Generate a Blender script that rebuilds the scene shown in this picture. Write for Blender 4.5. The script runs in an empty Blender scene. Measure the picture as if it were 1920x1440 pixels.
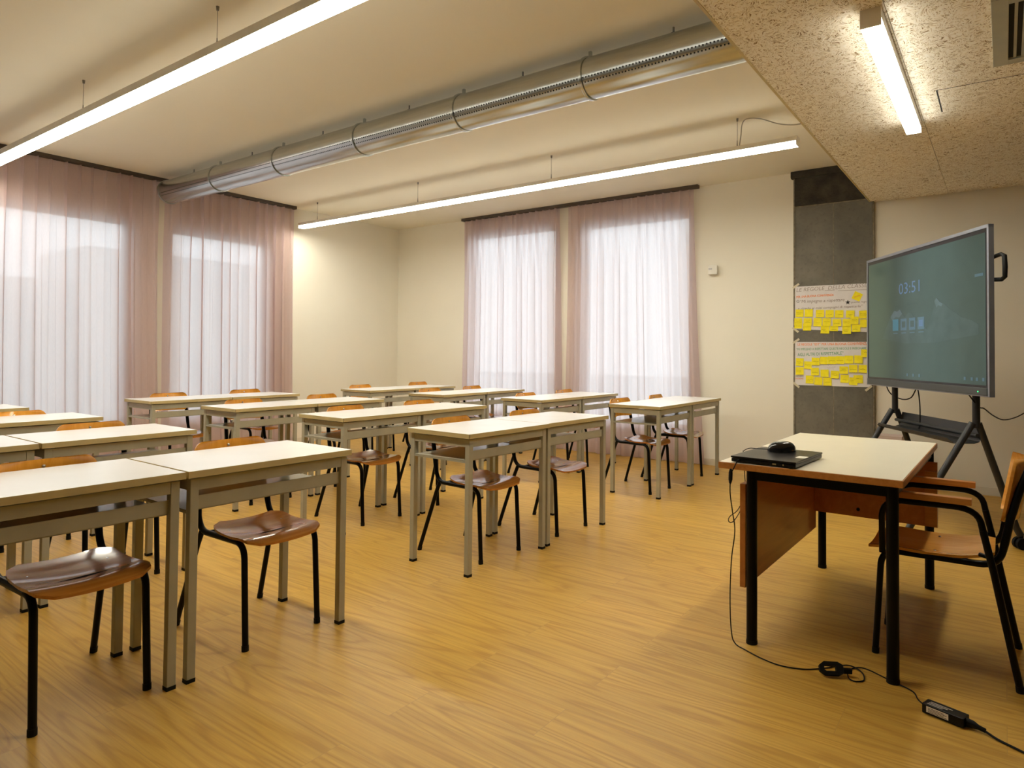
import bpy, bmesh, math, random
from mathutils import Vector, Matrix
random.seed(7)
C = bpy.context.scene.collection
PI = math.pi
V = Vector

# ------------------------------------------------------------------ materials
def nmat(name):
    m = bpy.data.materials.new(name); m.use_nodes = True
    nt = m.node_tree; b = nt.nodes['Principled BSDF']
    return m, nt, b
def N(nt, t, **kw):
    n = nt.nodes.new(t)
    for k, v in kw.items():
        if k in n.inputs: n.inputs[k].default_value = v
        else: setattr(n, k, v)
    return n
def ramp(nt, stops):
    r = nt.nodes.new('ShaderNodeValToRGB'); e = r.color_ramp.elements
    while len(e) < len(stops): e.new(0.5)
    for i, (p, c) in enumerate(stops):
        e[i].position = p; e[i].color = (*c, 1)
    return r
def plain(name, col, rough=0.5, metal=0.0, var=0.06, scale=8.0, bump=0.0, bscale=60, coat=0.0, spec=0.5):
    m, nt, b = nmat(name); L = nt.links
    tc = N(nt, 'ShaderNodeTexCoord')
    no = N(nt, 'ShaderNodeTexNoise', Scale=scale, Detail=4.0)
    L.new(tc.outputs['Object'], no.inputs['Vector'])
    lo = tuple(c*(1-var) for c in col); hi = tuple(min(1, c*(1+var)) for c in col)
    r = ramp(nt, [(0.3, lo), (0.7, hi)])
    L.new(no.outputs['Fac'], r.inputs['Fac']); L.new(r.outputs['Color'], b.inputs['Base Color'])
    b.inputs['Roughness'].default_value = rough; b.inputs['Metallic'].default_value = metal
    b.inputs['Specular IOR Level'].default_value = spec
    if coat: b.inputs['Coat Weight'].default_value = coat; b.inputs['Coat Roughness'].default_value = 0.08
    if bump:
        n2 = N(nt, 'ShaderNodeTexNoise', Scale=bscale, Detail=3.0)
        L.new(tc.outputs['Object'], n2.inputs['Vector'])
        bp = N(nt, 'ShaderNodeBump', Strength=bump, Distance=0.01)
        L.new(n2.outputs['Fac'], bp.inputs['Height']); L.new(bp.outputs['Normal'], b.inputs['Normal'])
    return m
def veneer(name, lo, hi, rough, axis='X', coat=0.0, scale=1.0):
    m, nt, b = nmat(name); L = nt.links
    tc = N(nt, 'ShaderNodeTexCoord'); mp = N(nt, 'ShaderNodeMapping')
    s = [60*scale, 60*scale, 60*scale]; s['XYZ'.index(axis)] = 4*scale
    mp.inputs['Scale'].default_value = s
    L.new(tc.outputs['Object'], mp.inputs['Vector'])
    no = N(nt, 'ShaderNodeTexNoise', Scale=1.0, Detail=5.0, Distortion=0.6)
    L.new(mp.outputs['Vector'], no.inputs['Vector'])
    r = ramp(nt, [(0.3, lo), (0.72, hi)])
    L.new(no.outputs['Fac'], r.inputs['Fac']); L.new(r.outputs['Color'], b.inputs['Base Color'])
    b.inputs['Roughness'].default_value = rough
    if coat: b.inputs['Coat Weight'].default_value = coat; b.inputs['Coat Roughness'].default_value = 0.06
    return m
def emit(name, col, s):
    m = bpy.data.materials.new(name); m.use_nodes = True; nt = m.node_tree; nt.nodes.clear()
    e = N(nt, 'ShaderNodeEmission', Strength=s); e.inputs['Color'].default_value = (*col, 1)
    o = N(nt, 'ShaderNodeOutputMaterial'); nt.links.new(e.outputs[0], o.inputs[0])
    return m

M = {}
M['wall'] = plain('wall_paint', (.79, .757, .655), .85, var=.02, scale=1.5, bump=.03, bscale=220)
M['ceil'] = plain('ceiling_paint', (.785, .75, .63), .9, var=.02, scale=1.0)
M['wall2'] = plain('low_bounce_wall_dark', (.17, .165, .155), .85, var=.02)  # unseen walls behind the camera, colour darkened to cut bounced light
M['base'] = plain('baseboard_paint', (.72, .68, .58), .6, var=.03)
M['top'] = plain('cream_laminate', (.85, .86, .865), .24, var=.02, scale=5)
M['ttop'] = plain('warm_cream_laminate', (.78, .725, .59), .28, var=.02, scale=5)
M['edge'] = plain('tan_edge_band', (.54, .435, .205), .5, var=.05, scale=20)
M['steel'] = plain('grey_beige_lacquer', (.40, .38, .285), .42, var=.05, scale=14)
M['shelf'] = plain('grey_beige_sheet', (.38, .365, .29), .22, var=.04, scale=10)
M['cap'] = plain('black_rubber', (.005, .005, .005), .6, spec=.2)
M['black'] = plain('black_lacquer', (.0025, .0025, .003), .30, var=.1, spec=.16)
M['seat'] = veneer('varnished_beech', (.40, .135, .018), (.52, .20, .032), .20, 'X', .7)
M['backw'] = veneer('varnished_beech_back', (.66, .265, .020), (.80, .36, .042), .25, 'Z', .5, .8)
M['tseat'] = veneer('pale_varnished_beech', (.62, .27, .045), (.74, .36, .075), .25, 'Y', .5)
M['arm'] = veneer('beech_arm', (.42, .16, .03), (.56, .24, .055), .3, 'Y', .3)
M['panelw'] = veneer('red_brown_panel', (.40, .135, .025), (.50, .185, .04), .4, 'X', .2, .5)
M['tedge'] = veneer('beech_edge', (.42, .16, .03), (.52, .22, .05), .35, 'X', .2)
M['screw'] = plain('chrome_screw', (.8, .8, .78), .2, 1.0)
M['rail'] = plain('dark_brown_rail', (.055, .038, .026), .5)
M['lampbody'] = plain('lamp_lacquer', (.88, .86, .80), .4)
M['lampglow'] = emit('lamp_diffuser_face', (1.0, .95, .80), 60.0)
M['lampside'] = emit('lamp_diffuser_side', (1.0, .95, .80), 13.0)
M['wire'] = plain('steel_wire', (.25, .24, .22), .4, .8)
M['grey'] = plain('grey_sheath', (.45, .43, .38), .5)
M['tvframe'] = plain('tv_grey_aluminium', (.30, .32, .37), .35, .7)
M['tvbezel'] = plain('tv_black_bezel', (.008, .008, .009), .25)
M['tvchin'] = plain('tv_chin', (.045, .055, .06), .4)
M['stand'] = plain('dark_grey_lacquer', (.022, .024, .027), .38, .1)
M['paper'] = plain('paper', (.74, .71, .70), .8, var=.03, scale=12, bump=.05, bscale=14)
M['note'] = plain('yellow_note', (.90, .78, .008), .75, var=.06, scale=25)
M['tape'] = plain('masking_tape', (.62, .56, .40), .7)
M['ink_b'] = plain('ink_black', (.02, .018, .02), .8)
M['ink_g'] = plain('ink_green', (.05, .30, .12), .8)
M['ink_o'] = plain('ink_orange', (.85, .24, .045), .8)
M['ink_n'] = plain('pencil_brown', (.26, .20, .17), .8)
M['ink_note'] = plain('pen_on_note', (.22, .15, .01), .8)
M['laptop'] = plain('laptop_black', (.005, .005, .0055), .28, var=.2, scale=30, spec=.25)
M['mouse'] = plain('mouse_black', (.009, .009, .010), .16, coat=.6)
M['plastic'] = plain('white_plastic', (.78, .76, .70), .4)
M['lens'] = plain('sensor_lens', (.55, .54, .55), .3)
M['label'] = plain('label_white', (.75, .72, .62), .6)
M['pale'] = plain('pale_pink_card', (.62, .50, .46), .8)
M['ventm'] = plain('vent_lacquer', (.40, .40, .33), .45, .2)
M['dark'] = plain('dark_void', (.012, .012, .010), .9)
M['wframe'] = plain('window_frame', (.70, .70, .70), .4)
M['facade'] = plain('pale_facade', (.66, .69, .68), .9, scale=1.0)
M['grass'] = plain('pale_paving', (.60, .61, .60), .95, var=.1, scale=3)
M['green'] = emit('green_led', (.05, 1, .25), 2.0)

def floor_mat():
    m, nt, b = nmat('oak_plank_vinyl'); L = nt.links
    tc = N(nt, 'ShaderNodeTexCoord')
    mp = N(nt, 'ShaderNodeMapping'); mp.inputs['Rotation'].default_value = (0, 0, PI/2)
    L.new(tc.outputs['Object'], mp.inputs['Vector'])
    br = N(nt, 'ShaderNodeTexBrick', Scale=1.0)
    br.offset = 0.37; br.inputs['Brick Width'].default_value = 1.2; br.inputs['Row Height'].default_value = .185
    br.inputs['Mortar Size'].default_value = .0012; br.inputs['Mortar Smooth'].default_value = .2
    br.inputs['Color1'].default_value = (0, 0, 0, 1); br.inputs['Color2'].default_value = (1, 1, 1, 1); br.inputs['Mortar'].default_value = (.5, .5, .5, 1)
    L.new(mp.outputs['Vector'], br.inputs['Vector'])
    # per plank offset for the grain
    add = N(nt, 'ShaderNodeVectorMath', operation='MULTIPLY_ADD')
    L.new(br.outputs['Color'], add.inputs[0]); add.inputs[1].default_value = (7.3, 11.1, 5.0); L.new(tc.outputs['Object'], add.inputs[2])
    sc = N(nt, 'ShaderNodeMapping'); sc.inputs['Scale'].default_value = (4.2, .42, 1.0)
    L.new(add.outputs[0], sc.inputs['Vector'])
    n1 = N(nt, 'ShaderNodeTexNoise', Scale=1.0, Detail=2.0, Roughness=.45, Distortion=.5)
    L.new(sc.outputs['Vector'], n1.inputs['Vector'])
    mul = N(nt, 'ShaderNodeMath', operation='MULTIPLY'); mul.inputs[1].default_value = 105.0
    L.new(n1.outputs['Fac'], mul.inputs[0])
    sn = N(nt, 'ShaderNodeMath', operation='SINE'); L.new(mul.outputs[0], sn.inputs[0])
    sc2 = N(nt, 'ShaderNodeMapping'); sc2.inputs['Scale'].default_value = (95, 3.2, 1)
    L.new(add.outputs[0], sc2.inputs['Vector'])
    n2 = N(nt, 'ShaderNodeTexNoise', Scale=1.0, Detail=4.0, Roughness=.6)
    L.new(sc2.outputs['Vector'], n2.inputs['Vector'])
    r1 = ramp(nt, [(0.0, (.48, .272, .046)), (.22, (.55, .325, .060)), (.7, (.57, .342, .066)), (1.0, (.585, .356, .071))])
    mm = N(nt, 'ShaderNodeMath', operation='MULTIPLY_ADD'); mm.inputs[1].default_value = .5; mm.inputs[2].default_value = .5
    L.new(sn.outputs[0], mm.inputs[0]); L.new(mm.outputs[0], r1.inputs['Fac'])
    r2 = ramp(nt, [(.3, (.82, .80, .77)), (.7, (1.06, 1.06, 1.06))]); L.new(n2.outputs['Fac'], r2.inputs['Fac'])
    mx = N(nt, 'ShaderNodeMix', data_type='RGBA', blend_type='MULTIPLY'); mx.inputs[0].default_value = 1
    L.new(r1.outputs['Color'], mx.inputs[6]); L.new(r2.outputs['Color'], mx.inputs[7])
    r3 = ramp(nt, [(0, (.95, .95, .95)), (1, (1.04, 1.03, 1.0))]); L.new(br.outputs['Color'], r3.inputs['Fac'])
    mx2 = N(nt, 'ShaderNodeMix', data_type='RGBA', blend_type='MULTIPLY'); mx2.inputs[0].default_value = 1
    L.new(mx.outputs[2], mx2.inputs[6]); L.new(r3.outputs['Color'], mx2.inputs[7])
    mx3 = N(nt, 'ShaderNodeMix', data_type='RGBA', blend_type='MIX')
    L.new(br.outputs['Fac'], mx3.inputs[0]); L.new(mx2.outputs[2], mx3.inputs[6]); mx3.inputs[7].default_value = (.43, .255, .06, 1)
    L.new(mx3.outputs[2], b.inputs['Base Color'])
    b.inputs['Roughness'].default_value = .38; b.inputs['Specular IOR Level'].default_value = .35
    bp = N(nt, 'ShaderNodeBump', Strength=.06, Distance=.004); L.new(n2.outputs['Fac'], bp.inputs['Height']); L.new(bp.outputs['Normal'], b.inputs['Normal'])
    return m
M['floor'] = floor_mat()

def woodwool():
    m, nt, b = nmat('wood_wool_board'); L = nt.links
    tc = N(nt, 'ShaderNodeTexCoord')
    n0 = N(nt, 'ShaderNodeTexNoise', Scale=16.0, Detail=1.0)
    L.new(tc.outputs['Object'], n0.inputs['Vector'])
    ma = N(nt, 'ShaderNodeVectorMath', operation='MULTIPLY_ADD'); ma.inputs[1].default_value = (.09, .09, .09)
    L.new(n0.outputs['Color'], ma.inputs[0]); L.new(tc.outputs['Object'], ma.inputs[2])
    prev = None
    for k, a in enumerate((.3, 1.2, 2.1, 2.9)):
        mp = N(nt, 'ShaderNodeMapping'); mp.vector_type = 'TEXTURE'
        mp.inputs['Rotation'].default_value = (0, 0, a); mp.inputs['Scale'].default_value = (.036, .0048, .05); mp.inputs['Location'].default_value = (k*.37, k*.21, 0)
        L.new(ma.outputs[0], mp.inputs['Vector'])
        n = N(nt, 'ShaderNodeTexNoise', Scale=1.0, Detail=0.0); L.new(mp.outputs['Vector'], n.inputs['Vector'])
        if prev is None: prev = n.outputs['Fac']
        else:
            x = N(nt, 'ShaderNodeMath', operation='MAXIMUM'); L.new(prev, x.inputs[0]); L.new(n.outputs['Fac'], x.inputs[1]); prev = x.outputs[0]
    r = ramp(nt, [(.455, (.24, .165, .085)), (.54, (.68, .59, .43)), (.62, (.95, .91, .80)), (.8, (.97, .95, .88))])
    L.new(prev, r.inputs['Fac']); L.new(r.outputs['Color'], b.inputs['Base Color'])
    b.inputs['Roughness'].default_value = .9; b.inputs['Specular IOR Level'].default_value = .1
    bp = N(nt, 'ShaderNodeBump', Strength=.5, Distance=.006); L.new(prev, bp.inputs['Height']); L.new(bp.outputs['Normal'], b.inputs['Normal'])
    return m
M['woodwool'] = woodwool()

def concrete():
    m, nt, b = nmat('raw_concrete'); L = nt.links
    tc = N(nt, 'ShaderNodeTexCoord')
    n1 = N(nt, 'ShaderNodeTexNoise', Scale=2.2, Detail=7.0, Roughness=.6); L.new(tc.outputs['Object'], n1.inputs['Vector'])
    r = ramp(nt, [(.3, (.085, .080, .062)), (.7, (.185, .172, .135))]); L.new(n1.outputs['Fac'], r.inputs['Fac'])
    n2 = N(nt, 'ShaderNodeTexNoise', Scale=34.0, Detail=4.0); L.new(tc.outputs['Object'], n2.inputs['Vector'])
    r2 = ramp(nt, [(.33, (.55, .55, .55)), (.45, (1, 1, 1))]); L.new(n2.outputs['Fac'], r2.inputs['Fac'])
    mx = N(nt, 'ShaderNodeMix', data_type='RGBA', blend_type='MULTIPLY'); mx.inputs[0].default_value = .7
    mx.inputs[0].default_value = .3; L.new(r.outputs['Color'], mx.inputs[6]); L.new(r2.outputs['Color'], mx.inputs[7]); L.new(mx.outputs[2], b.inputs['Base Color'])
    b.inputs['Roughness'].default_value = .7
    bp = N(nt, 'ShaderNodeBump', Strength=.25, Distance=.01); L.new(n2.outputs['Fac'], bp.inputs['Height']); L.new(bp.outputs['Normal'], b.inputs['Normal'])
    return m
M['concrete'] = concrete()
M['concrete_d'] = plain('rough_dark_concrete', (.040, .034, .024), .85, var=.5, scale=9, bump=.5, bscale=40)
M['concrete_l'] = plain('mortar_line', (.20, .17, .12), .85, var=.3, scale=30)

def duct_mat():
    m, nt, b = nmat('galvanised_steel'); L = nt.links
    tc = N(nt, 'ShaderNodeTexCoord'); n1 = N(nt, 'ShaderNodeTexNoise', Scale=6.0, Detail=4.0)
    mp = N(nt, 'ShaderNodeMapping'); mp.inputs['Scale'].default_value = (6, .5, 6)
    L.new(tc.outputs['Object'], mp.inputs['Vector']); L.new(mp.outputs['Vector'], n1.inputs['Vector'])
    r = ramp(nt, [(.3, (.44, .46, .45)), (.7, (.56, .58, .57))]); L.new(n1.outputs['Fac'], r.inputs['Fac'])
    L.new(r.outputs['Color'], b.inputs['Base Color'])
    b.inputs['Metallic'].default_value = 1.0; b.inputs['Roughness'].default_value = .25
    return m
M['duct'] = duct_mat()

def curtain_mat():
    m = bpy.data.materials.new('sheer_mauve_cloth'); m.use_nodes = True; nt = m.node_tree; nt.nodes.clear(); L = nt.links
    tc = N(nt, 'ShaderNodeTexCoord')
    mp = N(nt, 'ShaderNodeMapping'); mp.inputs['Scale'].default_value = (260, 260, 30)
    L.new(tc.outputs['Object'], mp.inputs['Vector'])
    n = N(nt, 'ShaderNodeTexNoise', Scale=1.0, Detail=2.0); L.new(mp.outputs['Vector'], n.inputs['Vector'])
    r = ramp(nt, [(.3, (.62, .44, .405)), (.7, (.70, .515, .475))]); L.new(n.outputs['Fac'], r.inputs['Fac'])
    d = N(nt, 'ShaderNodeBsdfDiffuse'); L.new(r.outputs['Color'], d.inputs['Color'])
    t = N(nt, 'ShaderNodeBsdfTranslucent'); t.inputs['Color'].default_value = (.80, .735, .765, 1)
    tr = N(nt, 'ShaderNodeBsdfTransparent'); tr.inputs['Color'].default_value = (.97, .95, .96, 1)
    m1 = N(nt, 'ShaderNodeMixShader'); m1.inputs[0].default_value = .62
    L.new(d.outputs[0], m1.inputs[1]); L.new(t.outputs[0], m1.inputs[2])
    m2 = N(nt, 'ShaderNodeMixShader'); m2.inputs[0].default_value = .09
    L.new(m1.outputs[0], m2.inputs[1]); L.new(tr.outputs[0], m2.inputs[2])
    o = N(nt, 'ShaderNodeOutputMaterial'); L.new(m2.outputs[0], o.inputs[0])
    return m
M['curtain'] = curtain_mat()
def glass_mat():
    m = bpy.data.materials.new('window_glass'); m.use_nodes = True; nt = m.node_tree; nt.nodes.clear(); L = nt.links
    tr = N(nt, 'ShaderNodeBsdfTransparent'); tr.inputs['Color'].default_value = (.93, .97, .95, 1)
    g = N(nt, 'ShaderNodeBsdfGlossy'); g.inputs['Roughness'].default_value = .02
    f = N(nt, 'ShaderNodeFresnel'); f.inputs['IOR'].default_value = 1.45
    mx = N(nt, 'ShaderNodeMixShader'); L.new(f.outputs[0], mx.inputs[0]); L.new(tr.outputs[0], mx.inputs[1]); L.new(g.outputs[0], mx.inputs[2])
    o = N(nt, 'ShaderNodeOutputMaterial'); L.new(mx.outputs[0], o.inputs[0])
    return m
M['glass'] = glass_mat()
def screen_mat(name, lo, hi):
    m, nt, b = nmat(name); L = nt.links
    b.inputs['Base Color'].default_value = (.012, .018, .016, 1); b.inputs['Roughness'].default_value = .13
    b.inputs['IOR'].default_value = 2.15; b.inputs['Specular Tint'].default_value = (.52, 1.0, .80, 1)
    tc = N(nt, 'ShaderNodeTexCoord'); n = N(nt, 'ShaderNodeTexNoise', Scale=9.0, Detail=4.0); L.new(tc.outputs['Object'], n.inputs['Vector'])
    r = ramp(nt, [(.35, lo), (.65, hi)])
    L.new(n.outputs['Fac'], r.inputs['Fac'])
    L.new(r.outputs['Color'], b.inputs['Emission Color']); b.inputs['Emission Strength'].default_value = 1.0
    return m
M['screen'] = screen_mat('glossy_screen_glass', (.008, .014, .017), (.012, .020, .022))
M['scr_blue'] = screen_mat('screen_pale_blue', (.05, .10, .24), (.06, .11, .25))
M['scr_cyan'] = screen_mat('screen_cyan', (.018, .11, .18), (.02, .12, .19))
M['scr_icon'] = screen_mat('screen_icon', (.035, .075, .13), (.045, .085, .14))
M['scr_mtn'] = screen_mat('screen_mountain', (.010, .017, .023), (.024, .036, .045))
M['scr_snow'] = screen_mat('screen_snow', (.03, .045, .06), (.055, .075, .10))

# ------------------------------------------------------------------ mesh helpers
class MB:
    def __init__(s): s.bm = bmesh.new()
    def box(s, x0, x1, y0, y1, z0, z1, bev=0.0, mat=None):
        r = bmesh.ops.create_cube(s.bm, size=1.0); vs = r['verts']
        for v in vs: v.co = V((x0+(v.co.x+.5)*(x1-x0), y0+(v.co.y+.5)*(y1-y0), z0+(v.co.z+.5)*(z1-z0)))
        if bev:
            es = list({e for v in vs for e in v.link_edges})
            r2 = bmesh.ops.bevel(s.bm, geom=es, offset=bev, segments=2, affect='EDGES', profile=.7)
            vs = list({v for f in r2['faces'] for v in f.verts} | {v for v in vs if v.is_valid})
        if mat is not None: bmesh.ops.transform(s.bm, matrix=mat, verts=[v for v in vs if v.is_valid])
        return s
    def tube(s, pts, rad, seg=10, flat=1.0, cap=True):
        pts = [V(p) for p in pts]; n = len(pts)
        rads = rad if isinstance(rad, (list, tuple)) else [rad]*n
        rings = []; t0 = (pts[1]-pts[0]).normalized()
        up = V((0, 0, 1)) if abs(t0.z) < .9 else V((1, 0, 0))
        nrm = (up - t0*up.dot(t0)).normalized()
        for i in range(n):
            t = (pts[min(i+1, n-1)]-pts[max(i-1, 0)]).normalized()
            nrm = (nrm - t*nrm.dot(t)).normalized(); bn = t.cross(nrm)
            rings.append([s.bm.verts.new(pts[i]+(nrm*math.cos(a)+bn*math.sin(a)*flat)*rads[i]) for a in [2*PI*k/seg for k in range(seg)]])
        for a, b in zip(rings, rings[1:]):
            for k in range(seg): s.bm.faces.new((a[k], a[(k+1) % seg], b[(k+1) % seg], b[k]))
        if cap: s.bm.faces.new(rings[0][::-1]); s.bm.faces.new(rings[-1])
        return s
    def lathe(s, prof, c, axis='Z', seg=24):
        c = V(c); rings = []
        for r, h in prof:
            ring = []
            for k in range(seg):
                a = 2*PI*k/seg; u, w = r*math.cos(a), r*math.sin(a)
                p = {'Z': V((u, w, h)), 'Y': V((u, h, w)), 'X': V((h, u, w))}[axis]
                ring.append(s.bm.verts.new(c+p))
            rings.append(ring)
        for a, b in zip(rings, rings[1:]):
            for k in range(seg): s.bm.faces.new((a[k], a[(k+1) % seg], b[(k+1) % seg], b[k]))
        if prof[0][0] > 1e-6: s.bm.faces.new(rings[0])
        if prof[-1][0] > 1e-6: s.bm.faces.new(rings[-1])
        return s
    def grid(s, nu, nv, fn, thick=0.0, nrm=None):
        """sheet of points fn(i,j); with thick, closed into a slab along nrm(i,j)"""
        g = [[s.bm.verts.new(fn(i, j)) for j in range(nv)] for i in range(nu)]
        for i in range(nu-1):
            for j in range(nv-1): s.bm.faces.new((g[i][j], g[i+1][j], g[i+1][j+1], g[i][j+1]))
        if thick:
            h = [[s.bm.verts.new(g[i][j].co + nrm(i, j)*thick) for j in range(nv)] for i in range(nu)]
            for i in range(nu-1):
                for j in range(nv-1): s.bm.faces.new((h[i][j], h[i][j+1], h[i+1][j+1], h[i+1][j]))
            for i in range(nu-1):
                s.bm.faces.new((g[i][0], h[i][0], h[i+1][0], g[i+1][0])); s.bm.faces.new((g[i+1][nv-1], h[i+1][nv-1], h[i][nv-1], g[i][nv-1]))
            for j in range(nv-1):
                s.bm.faces.new((g[0][j+1], h[0][j+1], h[0][j], g[0][j])); s.bm.faces.new((g[nu-1][j], h[nu-1][j], h[nu-1][j+1], g[nu-1][j+1]))
        return s
    def prism(s, poly, depth, fn):
        """extrude 2D outline; fn(u,v,w) -> 3D"""
        a = [s.bm.verts.new(fn(u, v, 0)) for u, v in poly]; b = [s.bm.verts.new(fn(u, v, depth)) for u, v in poly]
        n = len(poly); s.bm.faces.new(a); s.bm.faces.new(b[::-1])
        for k in range(n): s.bm.faces.new((a[k], b[k], b[(k+1) % n], a[(k+1) % n]))
        return s
    def build(s, name, mat, parent=None, smooth=False, loc=None):
        bmesh.ops.recalc_face_normals(s.bm, faces=s.bm.faces)
        me = bpy.data.meshes.new(name); s.bm.to_mesh(me); s.bm.free()
        me.materials.append(mat)
        if smooth:
            for p in me.polygons: p.use_smooth = True
            try: me.set_sharp_from_angle(angle=math.radians(40))
            except Exception: pass
        o = bpy.data.objects.new(name, me); C.objects.link(o)
        if parent: o.parent = parent
        if loc: o.location = loc
        return o
def bez(p0, p1, p2, n=6):
    p0, p1, p2 = V(p0), V(p1), V(p2)
    return [p0*(1-t)**2 + p1*2*t*(1-t) + p2*t*t for t in [k/n for k in range(n+1)]]
def smoothpath(pts, n=8):
    pts = [V(p) for p in pts]; P = [pts[0]*2-pts[1]]+pts+[pts[-1]*2-pts[-2]]; out = []
    for i in range(1, len(P)-2):
        a, b, c, d = P[i-1:i+3]
        for k in range(n):
            t = k/n
            out.append(.5*((2*b)+(c-a)*t+(2*a-5*b+4*c-d)*t*t+(3*b-a-3*c+d)*t**3))
    out.append(pts[-1]); return out
def thing(name, label, cat, loc=(0, 0, 0), rz=0.0, group=None):
    o = bpy.data.objects.new(name, None); C.objects.link(o); o.location = loc; o.rotation_euler = (0, 0, rz)
    o.empty_display_size = .1
    return tag(o, label, cat, group)
def tag(o, label, cat, group=None):
    o['label'] = label; o['category'] = cat
    if group: o['group'] = group
    return o
def struct(o, label=None):
    o['kind'] = 'structure'
    if label: o['label'] = label
    return o
def kids(o): return [c for c in bpy.data.objects if c.parent == o]
def copy_tree(o, tree, parent=None):
    c = o.copy(); C.objects.link(c); c.parent = parent
    for ch in tree.get(o.name, []): copy_tree(ch, tree, c)
    return c
def make_tree(root):
    tree = {}
    for c in bpy.data.objects:
        if c.parent: tree.setdefault(c.parent.name, []).append(c)
    return tree
def text_mesh(txt, width=None, height=None, shear=0.0, bold=0.0):
    cu = bpy.data.curves.new('txt', 'FONT'); cu.body = txt; cu.size = 1.0; cu.shear = shear; cu.offset = bold; cu.resolution_u = 2
    o = bpy.data.objects.new('txt', cu); C.objects.link(o); bpy.context.view_layer.update()
    me = bpy.data.meshes.new_from_object(o.evaluated_get(bpy.context.evaluated_depsgraph_get()))
    bpy.data.objects.remove(o); bpy.data.curves.remove(cu)
    xs = [v.co.x for v in me.vertices]; ys = [v.co.y for v in me.vertices]
    x0, x1, y0, y1 = min(xs), max(xs), min(ys), max(ys)
    sx = width/(x1-x0) if width else 1; sy = height/(y1-y0) if height else sx
    if not width: sx = sy
    for v in me.vertices: v.co.x = (v.co.x-x0)*sx; v.co.y = (v.co.y-y0)*sy; v.co.z = 0
    return me
def put_text(name, txt, mat, fn, parent, width=None, height=None, shear=0.0, bold=0.0):
    me = text_mesh(txt, width, height, shear, bold)
    for v in me.vertices: v.co = fn(v.co.x, v.co.y)
    me.name = name; me.materials.clear(); me.materials.append(mat)
    o = bpy.data.objects.new(name, me); C.objects.link(o)
    if parent: o.parent = parent
    return o

# ------------------------------------------------------------------ room shell
XW, YW, H = 6.76, 7.43, 3.0
XB, YB = -2.6, -3.0
ZS, YS = 2.62, 1.017
struct(MB().box(XB-.3, XW+.3, YB-.3, YW+.3, -.15, 0).build('floor', M['floor']), 'oak-look plank vinyl floor')
struct(MB().box(XB-.3, XW+.3, YB-.3, YW+.3, H, H+.15).build('ceiling', M['ceil']), 'white painted ceiling')
def wall_with(name, along, lo, hi, fixed0, fixed1, opens):
    m = MB()
    def bx(a0, a1, z0, z1):
        if along == 'x': m.box(a0, a1, fixed0, fixed1, z0, z1)
        else: m.box(fixed0, fixed1, a0, a1, z0, z1)
    cur = lo
    for a0, a1, z0, z1 in opens:
        bx(cur, a0, 0, H); bx(a0, a1, 0, z0); bx(a0, a1, z1, H); cur = a1
    bx(cur, hi, 0, H)
    return struct(m.build(name, M['wall']))
LW = [(.30, 3.12, .36, 2.545), (3.47, 4.68, .36, 2.53)]
RW = [(2.78, 4.22, .33, 2.76), (4.56, 6.04, .33, 2.80)]
wall_with('wall_left', 'x', XB-.3, XW+.14, YW, YW+.14, LW)
wall_with('wall_right', 'y', YB, YW, XW, XW+.14, RW)
struct(MB().box(XB-.3, XW+.3, YB-.3, YB, 0, H).build('wall_front', M['wall2']))
struct(MB().box(XB-.3, XB, YB, YW, 0, H).build('wall_back', M['wall2']))
struct(MB().box(XW-.012, XW, YB, .995, 0, .07, .003).box(XW-.012, XW, 1.715, YW, 0, .07, .003).build('baseboard_right', M['base']))
struct(MB().box(XB, XW-.012, YW-.012, YW, 0, .07, .003).build('baseboard_left', M['base']))
def window(i, along, a0, a1, z0, z1):
    root = bpy.data.objects.new('window_%d' % i, None); C.objects.link(root)
    root.location = ((a0+a1)/2, YW+.09, z0) if along == 'x' else (XW+.09, (a0+a1)/2, z0)
    struct(root)
    w = (a1-a0)/2; h = z1-z0; f = MB(); g = MB()
    def bx(m, u0, u1, v0, v1, d):
        if along == 'x': m.box(u0, u1, -d, d, v0, v1)
        else: m.box(-d, d, u0, u1, v0, v1)
    for u0, u1, v0, v1 in [(-w, -w+.07, 0, h), (w-.07, w, 0, h), (-w, w, 0, .07), (-w, w, h-.07, h)]: bx(f, u0, u1, v0, v1, .03)
    bx(g, -w+.06, w-.06, .06, h-.06, .004)
    struct(f.build('window_frame', M['wframe'], root)); struct(g.build('window_pane', M['glass'], root))
k = 1
for o in LW: window(k, 'x', *o); k += 1
for o in RW: window(k, 'y', *o); k += 1
# lowered wood-wool ceiling with panel joints
m = MB(); ys = [YS, .395, -.225, -.845, -1.465, -2.085, -2.705, YB]; g = .003
for a in range(7):
    xs = [XB, -1.5, -.4, .75, 1.9, 2.95, 4.02, 5.12, 6.22, XW] if a % 2 else [XB, -2.05, -.95, .2, 1.35, 2.45, 3.5, 4.6, 5.68, XW]
    for x0, x1 in zip(xs, xs[1:]): m.box(x0+g*.5, x1-g*.5, ys[a+1]+g*.5, ys[a]-(g*.5 if a else 0), ZS, ZS+.03)
struct(m.build('ceiling_lowered', M['woodwool']), 'lowered ceiling of wood-wool boards')
struct(MB().box(XB, XW, YB, YS-.004, ZS+.026, H).build('ceiling_bulkhead', M['wall']))
struct(MB().box(XB, XW, YS-.001, YS+.012, ZS-.003, ZS+.05).build('trim_1', M['edge']), 'pale wooden edge strip of the lowered ceiling')
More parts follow.
